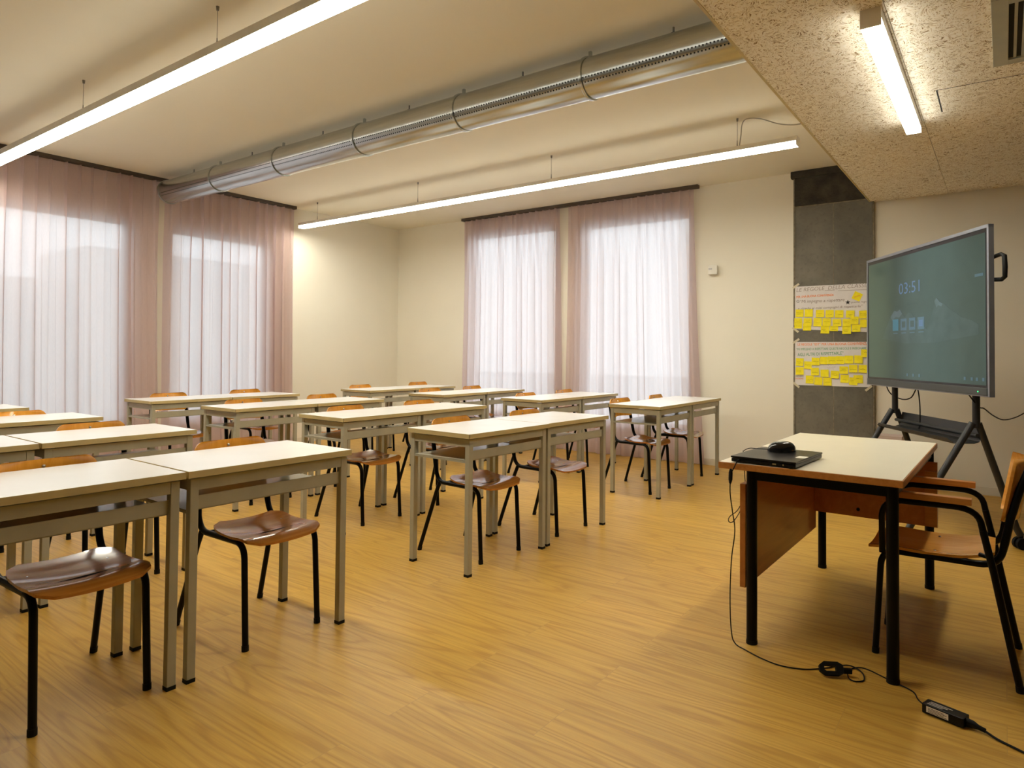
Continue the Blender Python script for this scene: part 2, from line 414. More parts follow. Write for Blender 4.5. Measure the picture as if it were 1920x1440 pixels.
# concrete pier
cx = 6.728
m = MB().box(cx, XW+.02, 1.0, 1.70, 0, 2.655, .006)
struct(m.build('wall_pier', M['concrete']), 'raw concrete pier')
struct(MB().box(cx-.012, XW+.02, 1.0, 1.70, 2.655, 2.93, .004).box(cx-.03, XW+.02, 1.0, 1.735, 2.93, 3.0, .012).build('trim_2', M['concrete_d']), 'rough dark concrete at the top of the pier')
m = MB()
m.box(cx-.003, cx+.01, 1.02, 1.69, 2.640, 2.652); m.box(cx-.002, cx+.01, 1.338, 1.345, 0.0, 2.64)
m.box(cx-.005, cx+.03, 1.697, 1.712, 0, 2.93); m.box(cx-.003, cx+.03, .988, .999, 0, 2.64)
struct(m.build('trim_3', M['concrete_l']), 'pale mortar lines on the concrete pier')
# outside
struct(MB().box(-30, 45, -20, 45, -.6, -.5).build('ground_outside', M['grass']))
m = MB().box(-14, 3.1, 15, 18, -.5, 2.9).box(3.1, 5.6, 16, 18, -.5, 2.6).box(5.6, 12, 15.4, 18, -.5, 3.3)
struct(m.build('wall_outside', M['facade']), 'pale building outside the left windows')

# ------------------------------------------------------------------ curtains
def curtain(name, label, along, fixed, a_top, a_bot, z0, z1, seed, pleat=.115):
    rnd = random.Random(seed)
    w = abs(a_top[1]-a_top[0]); nu = int(w/.0048); nv = 24
    npl = round(w/pleat)
    big = [(rnd.uniform(.6, 1.4), rnd.uniform(0, 6.28)) for _ in range(6)]
    jit = [rnd.uniform(-.16, .16) for _ in range(npl+2)]; amp = [rnd.uniform(.25, 1.25) for _ in range(npl+2)]
    sgn = -1
    def fn(i, j):
        s = i/(nu-1); t = j/(nv-1); z = z1+(z0-z1)*t
        p = s*npl; k = int(p); f = p-k
        # pinch pleats at the top, softer irregular folds lower down
        jj = jit[k]*(1-abs(2*f-1)); f2 = min(1, max(0, f+jj*t))
        pin = math.exp(-((f2-.5)/.10)**2)
        top = .046*pin*amp[k]
        fold = .017*amp[k]*math.cos(2*PI*(f2-.5)) + .016*math.sin(2*PI*p*.37*big[0][0]+big[0][1]) + .010*math.sin(2*PI*p*.8*big[1][0]+big[1][1]+1.2*t)
        bl = min(1, max(0, (t-.03)/.28)); bl = bl*bl*(3-2*bl)
        off = top*(1-bl*.75)+fold*bl*(.85+.25*t)
        if t > .985: off += .004
        a = a_top[0]+(a_top[1]-a_top[0])*s; b = a_bot[0]+(a_bot[1]-a_bot[0])*s
        tt = t**1.6
        u = a+(b-a)*tt
        u += (.019*amp[k]*math.sin(2*PI*f2) + .012*math.sin(2*PI*p*.37*big[0][0]+big[2][1]))*(.35+.65*bl)*(w/npl)/.115*min(1, s*npl, (1-s)*npl)
        zz = z + (.006*math.sin(p*2.1) if j == nv-1 else 0)
        return V((u, fixed-off, zz)) if along == 'x' else V((fixed-off, u, zz))
    o = MB().grid(nu, nv, fn).build(name, M['curtain'], smooth=True)
    return tag(o, label, 'curtain', 'sheer mauve curtains')
curtain('curtain', 'wide sheer mauve curtain on the left wall, left of the narrow gap', 'x', 7.36, (.15, 3.335), (.15, 3.40), .012, 2.962, 3)
curtain('curtain', 'sheer mauve curtain on the left wall behind the duct end, between gap and room corner', 'x', 7.36, (3.39, 4.945), (3.415, 4.985), .012, 2.962, 5)
curtain('curtain', 'sheer curtain nearer the room corner on the wall with the motion sensor', 'y', 6.69, (6.055, 4.485), (6.095, 4.43), .012, 2.962, 8, .10)
curtain('curtain', 'sheer curtain hanging beside the motion sensor and behind the front desks', 'y', 6.69, (4.36, 2.745), (4.405, 2.625), .012, 2.962, 12, .10)
tag(MB().box(.05, 4.955, 7.315, 7.375, 2.964, 3.0, .003).build('curtain_rail', M['rail']), 'long dark brown curtain rail on the left wall under the duct end', 'curtain rail', 'curtain rails')
tag(MB().box(6.645, 6.705, 2.685, 6.075, 2.964, 3.0, .003).build('curtain_rail', M['rail']), 'dark brown curtain rail above the two curtains beside the motion sensor', 'curtain rail', 'curtain rails')

# ------------------------------------------------------------------ lamps
def lamp(label, along, c, a0, a1, z0, z1, wires, feed=None):
    mid = (a0+a1)/2; hw = .04
    loc = (c, mid, z0) if along == 'y' else (mid, c, z0)
    t = thing('linear_lamp', label, 'ceiling lamp', loc, 0, 'linear lamps')
    l = (a1-a0)/2; h = z1-z0
    def bx(m, a, b, w0, w1, v0, v1, bev=0):
        if along == 'y': m.box(w0, w1, a, b, v0, v1, bev)
        else: m.box(a, b, w0, w1, v0, v1, bev)
        return m
    bx(MB(), -l, l, -hw, hw, .030, h).build('housing', M['lampbody'], t)
    df = bx(MB(), -l+.002, l-.002, -hw+.001, hw-.001, 0.0, .0295, .003).build('diffuser', M['lampglow'], t)
    df.data.materials.append(M['lampside'])
    for p in df.data.polygons: p.material_index = 0 if p.normal.z < -.9 else 1
    for e in (-1, 1): bx(MB(), *(sorted((e*l, e*(l+.008)))), -hw, hw, -.002, h+.001, .001).build('end_cap', M['lampbody'], t)
    for wpos in wires:
        p = wpos-mid; q = (lambda z: (0, p, z)) if along == 'y' else (lambda z: (p, 0, z))
        w = MB().tube([q(h+.05), q(H-z0-.02)], .0016, 6).build('suspension_wire', M['wire'], t)
        b = MB().tube([q(h-.002), q(h+.055)], [.005, .003], 8).build('wire_gripper', M['wire'], w)
        b = MB().tube([q(H-z0-.022), q(H-z0)], [.007, .009], 8).build('ceiling_anchor', M['wire'], w)
    return t
l1 = lamp('long suspended linear lamp at the upper left, glowing underside, near the left curtains', 'y', 1.815, 1.20, 7.22, 2.700, 2.775, [1.75, 3.41, 5.11, 6.85])
l2 = lamp('long suspended linear lamp between the duct and the curtains by the motion sensor', 'y', 4.955, 1.235, 7.22, 2.712, 2.775, [1.68, 3.42, 5.16, 6.9])
t3 = lamp('short linear lamp fixed flat under the wood-wool ceiling', 'x', .447, 2.975, 4.56, 2.545, 2.62, [])
fp = smoothpath([(4.955, 1.665, 2.775), (4.95, 1.65, 2.86), (4.955, 1.64, 2.955), (4.96, 1.60, 2.985), (4.965, 1.50, 2.965), (4.97, 1.36, 2.90), (4.975, 1.23, 2.875), (4.98, 1.10, 2.90), (4.985, 1.02, 2.95)])
fb = MB().tube(fp, .0045, 8).build('feed_cable', M['grey'], l2)
fb.location = V((0, 0, 0)) - V(l2.location)

# ------------------------------------------------------------------ duct
DX, DZ, DR = 3.36, 2.835, .121
y0, y1 = YS-.05, 7.20
duct = thing('ventilation_duct', 'round galvanised ventilation duct with rows of small holes under the ceiling', 'duct', (DX, (y0+y1)/2, DZ))
ym = (y0+y1)/2
d = MB(); seg = 48
d.lathe([(DR, y0-ym), (DR, -1.0), (DR, 1.0), (DR, y1-ym-.03), (DR+.003, y1-ym-.03), (DR+.003, y1-ym)], (0, 0, 0), 'Y', seg)
d.build('duct_pipe', M['duct'], duct, True)
MB().lathe([(.001, y1-ym+.004), (DR-.012, y1-ym+.004), (DR+.006, y1-ym-.004), (DR+.006, y1-ym-.012), (DR, y1-ym-.02)], (0, 0, 0), 'Y', seg).build('end_cap', M['duct'], duct, True)
for yy in (2.04, 3.06, 4.10, 5.17, 6.20):
    b = MB()
    b.lathe([(DR+.001, yy-ym-.011), (DR+.008, yy-ym-.009), (DR+.009, yy-ym), (DR+.008, yy-ym+.009), (DR+.001, yy-ym+.011)], (0, 0, 0), 'Y', seg)
    b.box(-.008, .008, yy-ym-.009, yy-ym+.009, DR, H-DZ)
    b.build('clamp_ring', M['duct'], duct, True)
for yy in (1.5, 2.55, 3.6, 4.62, 5.66, 6.7):
    MB().box(-.004, .004, yy-ym-.004, yy-ym+.004, DR-.004, H-DZ).box(-.012, .012, yy-ym-.010, yy-ym+.010, DR+.006, DR+.012).build('hanger', M['wire'], duct)
# rows of holes: small dark recessed dots on the camera side and the far side
h = MB()
for side in (-1,):
    for ang in (-18, -31):
        a = math.radians(ang); yy = y0+.05; kk = 0
        while yy < y1-.06:
            nx, nz = side*math.cos(a), math.sin(a); c = V((nx*(DR+.0006), yy-ym+(.010 if ang < -20 else 0), nz*(DR+.0006)))
            tx = V((0, 1, 0)); tz = V((-nz*side*side, 0, nx)) if side > 0 else V((nz*-1, 0, nx))
            tz = V((-nz, 0, nx)).normalized()
            h.bm.faces.new([h.bm.verts.new(c+(tx*math.cos(q)+tz*math.sin(q))*.0048) for q in [2*PI*k/8 for k in range(8)]])
            yy += .0205
ho = h.build('air_holes', M['dark'], duct); ho['kind'] = 'stuff'

# ------------------------------------------------------------------ vent grille, hatch, sensor
vt = thing('air_vent', 'grey-green slatted air vent set in the wood-wool ceiling', 'air vent', (3.53, -.25, ZS))
m = MB()
for x0, x1, ya, yb in [(-.37, .36, .225, .286), (-.37, .36, -.286, -.225), (-.37, -.31, -.225, .225), (.30, .36, -.225, .225)]: m.box(x0, x1, ya, yb, -.012, .02, .003)
m.build('frame', M['ventm'], vt)
for k in range(14):
    MB().box(-.31, .30, -.203+k*.0305, -.191+k*.0305, -.006, .022, .002).build('slat', M['ventm'], vt)
MB().box(-.31, .30, -.225, .225, -.001, .025).build('backing', M['dark'], vt)
ht = thing('access_hatch', 'rectangular access hatch of the same board in the wood-wool ceiling', 'hatch', (4.28, -.11, ZS))
MB().box(-.190, .190, -.405, .405, -.0015, .001).build('shadow_gap', M['dark'], ht)
MB().box(-.1875, .1875, -.402, .397, -.003, 0).build('hatch_board', M['woodwool'], ht)
sn = thing('motion_sensor', 'small white motion sensor on the wall beside the right curtain', 'sensor', (XW, 2.548, 2.075))
MB().box(-.012, 0, -.022, .022, -.03, .03, .004).build('bracket', M['plastic'], sn)
MB().box(-.070, -.010, -.046, .050, -.050, .050, .018, Matrix.Rotation(.25, 4, 'Z')).build('body', M['plastic'], sn, True)
MB().box(-.0725, -.055, .006, .044, .002, .020, .003, Matrix.Rotation(.25, 4, 'Z')).build('lens', M['lens'], sn, True)

# ------------------------------------------------------------------ school desk
DW, DD, DH = .695, .484, .75
def make_desk():
    t = thing('school_desk', '', 'desk')
    l, w = DW/2, DD
    # local origin: middle of the near long edge, on the floor; +y runs to the pupil's side
    tp = MB().box(-l+.002, l-.002, .002, w-.002, DH-.024, DH, .0015).build('tabletop', M['top'], t)
    e = MB()
    for a in [(-l, l, 0, .003), (-l, l, w-.003, w), (-l, -l+.003, 0, w), (l-.003, l, 0, w)]: e.box(*a, DH-.0245, DH-.0008)
    e.build('edge_band', M['edge'], tp)
    zt = DH-.030; q = .014; L0, L1 = -l+q, l-q; Y0, Y1 = q, w-q; s = .030
    for x in (L0, L1-s):
        for y in (Y0, Y1-s):
            g = MB().box(x, x+s, y, y+s, .012, zt, .003).build('leg', M['steel'], t)
            MB().box(x-.0005, x+s+.0005, y-.0005, y+s+.0005, 0, .014).build('foot_cap', M['cap'], g)
    for y in (Y0+.002, Y1-s+.003): MB().box(L0+s, L1-s, y, y+.025, zt-.042, zt, .002).build('apron', M['steel'], t)
    for x in (L0+.002, L1-s+.003): MB().box(x, x+.025, Y0+s, Y1-s, zt-.042, zt, .002).build('apron', M['steel'], t)
    MB().box(-.06, .06, Y0+s, Y1-s, zt, DH-.0245).build('spacer', M['cap'], t)
    MB().box(L0+s, L1-s, Y0+.014, Y0+.018, .608, .656, .001).build('front_bar', M['steel'], t)
    m = MB().box(L0+.002, L1-.002, Y0+s+.001, Y1-s-.001, .604, .607)
    for x in (L0+.002, L1-.005): m.box(x, x+.003, Y0+s+.001, Y1-s-.001, .594, .606)
    m.box(L0+s, L1-s, Y0+.018, Y0+s+.002, .604, .607)
    m.build('book_shelf', M['shelf'], t)
    return t
proto = make_desk(); tree = make_tree(proto); first = True
COL = {1: 'leftmost column', 2: 'middle column', 3: 'rightmost column'}
ROW = {1: 'front row', 2: 'second row', 3: 'third row', 4: 'back row'}
PAIRS = {(1, 1): (1.183, 2.361, -.88), (1, 2): (1.141, 3.584, -.23), (1, 3): (1.128, 4.71, -.28), (1, 4): (1.083, 5.83, 0),
         (2, 4): (3.294, 5.795, 0), (2, 3): (3.341, 4.604, .1), (2, 2): (3.407, 3.453, -1.2), (2, 1): (3.29, 2.267, -2.2),
         (3, 4): (5.496, 5.713, 1.0), (3, 3): (5.496, 4.615, 1.4), (3, 2): (5.565, 3.431, -.8), (3, 1): (5.595, 2.286, 0)}
rj = random.Random(4)
for (c, r), (x, y, a) in PAIRS.items():
    a = math.radians(a)
    for side in (-1, 1):
        o = proto if first else copy_tree(proto, tree); first = False
        gap = .0035; dy = {-1: 0.0, 1: rj.uniform(-.004, .006)}[side]
        if (c, r) in ((2, 2), (2, 1)) and side == 1: dy = .012
        u = side*(DW/2+gap)
        o.location = (x+u*math.cos(a)-dy*math.sin(a), y+u*math.sin(a)+dy*math.cos(a), 0); o.rotation_euler = (0, 0, a)
        o['label'] = 'cream-topped school desk, %s one of the pair in the %s of the %s' % ('left' if side < 0 else 'right', ROW[r], COL[c])
        o['group'] = 'paired school desks'

# ------------------------------------------------------------------ chairs
def side_path(sx, arms=False, top=.735):
    x = sx*.163
    up = [V((sx*.150, .192, top)), V((sx*.153, .180, .70)), V((sx*.158, .160, .60)), V((sx*.161, .140, .50))]
    if arms: up = [V((sx*.150, .270, .785)), V((sx*.153, .240, .70)), V((sx*.157, .213, .60)), V((sx*.161, .193, .50))]
    bend = bez((sx*.162, .188 if arms else .135, .475), (x, .176 if arms else .120, .414), (x, .108 if arms else .062, .414), 7)
    return up+bend+[V((x, -.155, .412))]
def leg_front(sx):
    x = sx*.163
    return bez((x, -.150, .412), (x, -.205, .412), (sx*.164, -.212, .355), 7)+[V((sx*.166, -.232, .012))]
def leg_rear(sx): return [V((sx*.166, .098, .418)), V((sx*.172, .120, .36)), V((sx*.194, .235, .012))]
def seat_fn(nu, nv, dep=.312):
    def fn(i, j):
        u = -1+2*i/(nu-1); v = j/(nv-1)
        y = -.262+dep*v
        hw = .178-.012*v
        # rounded corners
        e = abs(2*v-1); hw *= (1-max(0, e-.72)**2*3.6)
        z = .436-.020*math.sin(PI*min(1, v*1.05))*(1-.3*u*u)+.008*u*u
        if v < .25: z -= .030*((.25-v)/.25)**2
        if v > .75: z += .010*((v-.75)/.25)
        return V((u*hw, y, z))
    return fn
def back_fn(nu, nv, z0=.622, hh=.155, y0=.172, tilt=.035, cv=.030):
    def fn(i, j):
        u = -1+2*i/(nu-1); v = .5-.5*math.cos(PI*j/(nv-1))
        c = (1-.052/(hh/2)); e = max(0, abs(2*v-1)-c)/(1-c); hw = .168-.047*(1-math.sqrt(max(0, 1-e*e)))
        z = z0+hh*v+(.004*u*u if v > .5 else -.002*u*u)*abs(2*v-1)
        y = y0+tilt*v - cv*u*u
        return V((u*hw, y, z))
    return fn
def make_chair(name, mat_seat, mat_back, arms=False):
    t = thing(name, '', 'chair')
    nu, nv = 15, 13
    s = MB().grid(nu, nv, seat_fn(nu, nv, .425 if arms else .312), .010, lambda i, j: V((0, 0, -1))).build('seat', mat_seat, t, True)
    for x in (-.12, .12):
        MB().lathe([(.006, .0), (.006, .002), (.003, .004), (.0005, .0045)], (x, -.03, .4255), 'Z', 10).build('screw', M['screw'], s)
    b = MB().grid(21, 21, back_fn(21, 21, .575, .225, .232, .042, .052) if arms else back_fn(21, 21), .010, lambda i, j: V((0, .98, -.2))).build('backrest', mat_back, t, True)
    MB().lathe([(.007, .002), (.006, -.001), (.0005, -.003)], (0, .264 if arms else .1955, .752), 'Y', 10).build('screw', M['screw'], b)
    for sx in (-1, 1):
        MB().tube(side_path(sx, arms), [.0135]*4+[.0125]*9, 12).build('side_tube', M['black'], t, True)
        g = MB().tube(leg_front(sx), .0122, 12).build('leg', M['black'], t, True)
        MB().tube([(sx*.166, -.232, 0), (sx*.166, -.231, .022)], .0136, 12).build('foot_cap', M['cap'], g)
        if arms:
            x = sx*.196
            rear = [V((sx*.214, .235, .012)), V((sx*.200, .160, .40)), V((sx*.196, .128, .545))]
            arc = bez((sx*.196, .122, .575), (sx*.196, .108, .622), (sx*.196, .030, .620), 6)
            fr = bez((sx*.196, -.135, .618), (sx*.196, -.200, .612), (sx*.192, -.204, .550), 6)
            dn = [V((sx*.180, -.205, .46)), V((sx*.176, -.205, .404))]
            g = MB().tube(rear, .0125, 12).build('leg', M['black'], t, True)
            MB().tube([(sx*.2145, .236, 0), (sx*.2140, .234, .022)], .0139, 12).build('foot_cap', M['cap'], g)
            MB().tube([rear[-1]]+arc+fr+dn, .0118, 12).build('arm_support', M['black'], t, True)
            MB().box(x-.021, x+.021, -.165, .095, .632, .656, .004).build('armrest', M['arm'], t, True)
            MB().tube([(sx*.168, .118, .45), (sx*.199, .150, .45)], .008, 8).build('joint_pin', M['black'], t, True)
        else:
            g = MB().tube(leg_rear(sx), .0118, 12).build('leg', M['black'], t, True)
            MB().tube([(sx*.1945, .236, 0), (sx*.1935, .230, .022)], .0132, 12).build('foot_cap', M['cap'], g)
    for y in (-.14, .07): MB().tube([(-.163, y, .412), (.163, y, .412)], .008, 8).build('crossbar', M['black'], t, True)
    yo = .062 if arms else 0
    MB().tube([(-.155, .185+yo, .700), (0, .213+yo*.6, .698), (.155, .185+yo, .700)], .007, 8).build('back_rail', M['black'], t, True)
    return t
cp = make_chair('school_chair', M['seat'], M['backw']); ctree = make_tree(cp); first = True
CH = {(1, 1, -1): (.940, 2.445, 2), (1, 1, 1): (1.632, 2.455, 1), (1, 2, -1): (.83, 3.70, 0), (1, 2, 1): (1.527, 3.67, 0), (1, 3, -1): (.80, 4.80, 0), (1, 3, 1): (1.505, 4.76, 0),
      (2, 4, -1): (3.0, 5.95, 0), (2, 4, 1): (3.777, 6.0, 0), (2, 3, -1): (3.013, 4.72, 0), (2, 3, 1): (3.83, 4.79, 2), (2, 2, -1): (3.127, 3.57, 0), (2, 2, 1): (3.86, 3.58, -2),
      (2, 1, -1): (2.985, 2.395, -2), (2, 1, 1): (3.695, 2.362, -2), (3, 4, -1): (5.22, 5.95, 2), (3, 4, 1): (6.2, 6.0, 0), (3, 3, -1): (5.22, 4.80, 0), (3, 3, 1): (5.956, 4.82, 2),
      (3, 2, -1): (5.287, 3.53, 0), (3, 2, 1): (6.03, 3.56, 0), (3, 1, -1): (5.20, 2.43, -4), (3, 1, 1): (5.925, 2.40, 3)}
for (c, r, s), (x, fy, a) in CH.items():
    o = cp if first else copy_tree(cp, ctree); first = False
    a = math.radians(a)
    o.location = (x-.232*math.sin(a), fy+.232*math.cos(a), 0); o.rotation_euler = (0, 0, a)
    o['label'] = 'orange plywood chair behind the %s desk of the %s pair, %s' % ('left' if s < 0 else 'right', ROW[r].replace(' row', '-row'), COL[c])
    o['group'] = 'plywood school chairs'

# ------------------------------------------------------------------ teacher's desk and chair
td = thing('teacher_desk', "teacher's desk with cream top, wooden edge and black round legs", 'desk', (3.28, .63, 0), math.radians(-.6))
TZ = .735
tp = MB().box(-.632, .632, -.340, .340, TZ-.026, TZ, .003).build('tabletop', M['tedge'], td)
MB().box(-.628, .628, -.336, .336, TZ-.001, TZ+.0012).build('laminate', M['ttop'], tp)
LG = [(-.572, .219), (-.589, -.299), (.618, .215), (.602, -.305)]
for x, y in LG:
    g = MB().tube([(x, y, .012), (x, y, TZ-.028)], .0215, 20).build('leg', M['black'], td, True)
    MB().tube([(x, y, 0), (x, y, .016)], .0225, 20).build('foot_cap', M['cap'], g, True)
def rail(m, a, b):
    a, b = V((*a, 0)), V((*b, 0)); d = (b-a); n = d.length; ang = math.atan2(d.y, d.x)
    m.box(0, n, -.0125, .0125, TZ-.068, TZ-.027, .002, Matrix.Translation(a) @ Matrix.Rotation(ang, 4, 'Z'))
for a, b in ((0, 1), (0, 2), (1, 3), (2, 3)):
    m = MB(); rail(m, LG[a], LG[b]); m.build('apron', M['black'], td)
MB().box(-.582, .60, .243, .266, .222, .645, .002).build('modesty_panel', M['panelw'], td)
sp = MB().box(.560, .578, -.345, .242, .320, .645, .002).build('side_panel', M['panelw'], td)
MB().box(.544, .560, -.345, -.29, .325, .600, .001).build('lit_end_strip', M['arm'], sp)  # added strip in lighter veneer, imitates the lit end of the side panel
for z, y in ((.60, -.22), (.36, .02), (.61, .20)): MB().lathe([(.001, -.003), (.009, -.003), (.009, .001)], (.558, y, z), 'X', 12).build('screw', M['cap'], sp)
tc_ = make_chair('armchair', M['tseat'], M['tseat'], True)
tc_.location = (3.085, .196, 0); tc_.rotation_euler = (0, 0, PI)
tag(tc_, "wooden armchair with black tube frame pushed up to the teacher's desk", 'chair')

# ------------------------------------------------------------------ laptop, mouse, power cable
lt = thing('laptop', "closed black laptop lying on the corner of the teacher's desk", 'laptop', (2.835, .785, TZ+.002), math.radians(-3.5))
# footprint: short side along y
b = MB().box(-.180, .170, -.130, .130, .003, .0175, .004).build('base', M['laptop'], lt)
MB().box(-.182, .172, -.132, .132, .0185, .0265, .003).build('lid', M['laptop'], lt)
MB().box(-.06, -.006, -.128, -.09, .0264, .0269).build('sticker', M['label'], lt)
MB().box(.118, .124, -.03, .03, .0264, .0268).build('logo_bar', M['grey'], lt)
MB().box(-.1815, -.178, -.055, -.040, .008, .014).box(-.1815, -.178, -.085, -.080, .008, .014).build('port', M['screw'], b)
for x, y in ((-.16, .11), (-.16, -.11), (.15, .11), (.15, -.11)): MB().lathe([(.008, 0), (.008, .004)], (x, y, 0), 'Z', 12).build('foot_pad', M['cap'], b)
mo = thing('computer_mouse', 'glossy black computer mouse lying on the closed laptop', 'mouse', (2.905, .790, TZ+.029), math.radians(122))
def mfn(i, j):
    a = 2*PI*i/24; t = j/14
    r = math.cos(t*PI/2)**.6 if j < 14 else 0.0
    x = .060*math.cos(a)*r; y = .035*math.sin(a)*r*(1-.12*math.cos(a))
    return V((x-.006*t, y, .043*math.sin(t*PI/2)+.001))
m = MB(); g = [[m.bm.verts.new(mfn(i, j)) for j in range(14)] for i in range(24)]; tpv = m.bm.verts.new(mfn(0, 14))
for i in range(24):
    for j in range(13): m.bm.faces.new((g[i][j], g[(i+1) % 24][j], g[(i+1) % 24][j+1], g[i][j+1]))
    m.bm.faces.new((g[i][13], g[(i+1) % 24][13], tpv))
m.bm.faces.new([g[i][0] for i in range(24)][::-1])
body = m.build('shell', M['mouse'], mo, True)
MB().lathe([(.001, -.004), (.009, -.004), (.010, 0), (.009, .004), (.001, .004)], (.030, 0, .0305), 'Y', 16).build('scroll_wheel', M['cap'], mo, True)
# mouse lead: runs off the laptop, over the rear desk edge and hangs in a loop
def wp(o, pts): return [p for p in pts]
ml = smoothpath([(2.876, .838, TZ+.038), (2.850, .872, TZ+.040), (2.852, .912, TZ+.038), (2.905, .955, TZ+.016), (2.965, .975, TZ+.004), (3.0, .982, TZ-.03), (2.98, .975, .65), (2.90, .945, .57), (2.75, .925, .528), (2.64, .922, .520), (2.598, .914, .512), (2.612, .906, .503), (2.70, .915, .506), (2.82, .93, .53), (2.93, .94, .60)])
tag(MB().tube(ml, .0018, 6).build('mouse_cable', M['cap']), 'thin black mouse lead looping behind the teacher\'s desk', 'cable')
pc = thing('power_adapter', 'black laptop charger brick with white label lying on the floor', 'charger', (2.525, .165, 0), math.radians(-107))
MB().box(-.062, .062, -.024, .024, .002, .032, .004).build('brick', M['laptop'], pc)
MB().box(-.048, .018, -.0249, -.0238, .009, .028).build('label_sticker', M['label'], pc)
m = MB()
for k in range(4): m.box(-.043, .013-.008*(k % 2), -.0252, -.0245, .011+k*.004, .0125+k*.004)
m.build('label_print', M['ink_b'], pc)
m = MB()
for k in range(3): m.box(-.050+k*.002, -.004+k*.012, -.014+k*.009, -.010+k*.009, .0318, .0323)
m.build('top_print', M['grey'], pc)
MB().tube([(.060, 0, .016), (.082, 0, .016), (.095, 0, .014), (.115, .002, .011)], [.014, .012, .008, .007], 12, .8).build('mains_plug', M['cap'], pc, True)
MB().tube([(-.060, .006, .020), (-.070, .007, .018)], [.006, .004], 10).build('strain_relief', M['cap'], pc, True)
# charger lead: adapter -> floor loop -> up the desk leg -> laptop
lead = smoothpath([(2.545, .228, .016), (2.60, .25, .004), (2.655, .275, .003), (2.70, .36, .003), (2.732, .42, .003), (2.735, .455, .003), (2.705, .478, .003), (2.660, .484, .005), (2.618, .470, .003), (2.612, .445, .003), (2.640, .425, .003), (2.690, .440, .006), (2.722, .480, .006), (2.712, .515, .003), (2.66, .555, .003), (2.60, .62, .003), (2.575, .70, .003), (2.59, .775, .003), (2.625, .85, .003), (2.655, .905, .006), (2.658, .922, .05), (2.650, .925, .18), (2.645, .918, .34), (2.648, .905, .46), (2.640, .912, .54), (2.628, .918, .62), (2.630, .915, .69), (2.634, .903, .722), (2.645, .893, .748), (2.66, .888, .7505)])
cb = tag(MB().tube(lead, .0023, 8).build('charger_cable', M['cap']), "thin black charger lead running from laptop down the teacher's desk leg to the floor", 'cable')
m = MB().tube([(2.630, .916, .715), (2.629, .916, .700), (2.629, .917, .672), (2.6285, .918, .655)], [.004, .008, .008, .004], 10); m.build('ferrite_core', M['cap'], cb, True)
# velcro strap / cable tidy clipped to the lead on the floor
tidy = thing('cable_tidy', "black plastic cable clip beside the lead loop on the floor by the desk leg", 'cable tidy', (2.612, .525, .0), math.radians(-62))
out = [(-.048, -.010), (-.030, -.023), (.018, -.023), (.036, -.013), (.036, .013), (.018, .023), (-.030, .023), (-.048, .010)]
inn = [(-.032, -.006), (-.026, -.010), (.008, -.010), (.010, -.008), (.010, .008), (.008, .010), (-.026, .010), (-.032, .006)]
m = MB(); z0, z1 = -.009, .009; tilt = Matrix.Translation((0, 0, .026)) @ Matrix.Rotation(.85, 4, 'X')
vs = [[m.bm.verts.new(V((x, y, z))) for x, y in q] for q, z in ((out, z0), (inn, z0), (inn, z1), (out, z1))]
for a in range(4):
    A, B = vs[a], vs[(a+1) % 4]
    for k in range(8): m.bm.faces.new((A[k], A[(k+1) % 8], B[(k+1) % 8], B[k]))
bmesh.ops.transform(m.bm, matrix=tilt, verts=m.bm.verts[:])
m.build('clip_body', M['cap'], tidy)
MB().box(.032, .066, -.009, .009, .014, .030, .003).build('clip_tail', M['cap'], tidy)
mains = smoothpath([(2.492, .056, .010), (2.47, .02, .005), (2.44, -.04, .004), (2.37, -.16, .004), (2.22, -.34, .004), (2.0, -.5, .004)])
tag(MB().tube(mains, .0036, 8).build('mains_cable', M['cap']), 'thicker black mains lead leaving the charger brick across the floor', 'cable')

# ------------------------------------------------------------------ screen on its trolley
R0 = V((4.562, .071, 0)); dv = V((.8377, .5461, 0)); bv = V((.5461, -.8377, 0))
TW = 1.548; ZB, ZT = .945, 1.950
ang = math.atan2(dv.y, dv.x)
tv = thing('interactive_display', 'large flat classroom touch display showing a clock', 'display', (R0.x, R0.y, 0), ang)
# local: x = s along the width (0 at the near edge), y = -offset behind
def tl(s, off, z): return V((s, -off, z))
MB().box(.16, TW-.16, -.075, -.024, ZB+.05, ZT-.05, .01).build('back_cover', M['tvbezel'], tv)
m = MB()
m.box(0, TW, -.032, .0, ZT-.020, ZT, .002); m.box(0, .017, -.032, 0, ZB, ZT, .002); m.box(TW-.017, TW, -.032, 0, ZB, ZT, .002); m.box(0, TW, -.032, -.002, ZB, ZB+.010, .002)
m.build('frame', M['tvframe'], tv)
MB().box(.017, TW-.017, -.030, .004, ZB+.006, ZB+.052, .006).build('chin', M['tvchin'], tv)
MB().box(.017, TW-.017, -.030, -.004, ZB+.050, ZT-.018).build('bezel', M['tvbezel'], tv)
S0, S1, Z0, Z1 = .034, TW-.034, ZB+.066, ZT-.044
scr = MB().box(S0, S1, -.006, -.0032, Z0, Z1).build('screen', M['screen'], tv)
def sf(u0, v0, d=-.0028): return lambda u, v: V((u0-u, d, v0+v))
put_text('clock_digits', '03:51', M['scr_blue'], sf(1.035, 1.628), scr, .285, .082)
put_text('date_line', 'lunedi', M['scr_mtn'], sf(.92, 1.545), scr, .13, .012)
def spoly(name, pts, mat, d=-.0029):
    m = MB(); m.bm.faces.new([m.bm.verts.new(V((s, d, z))) for s, z in pts]); return m.build(name, mat, scr)
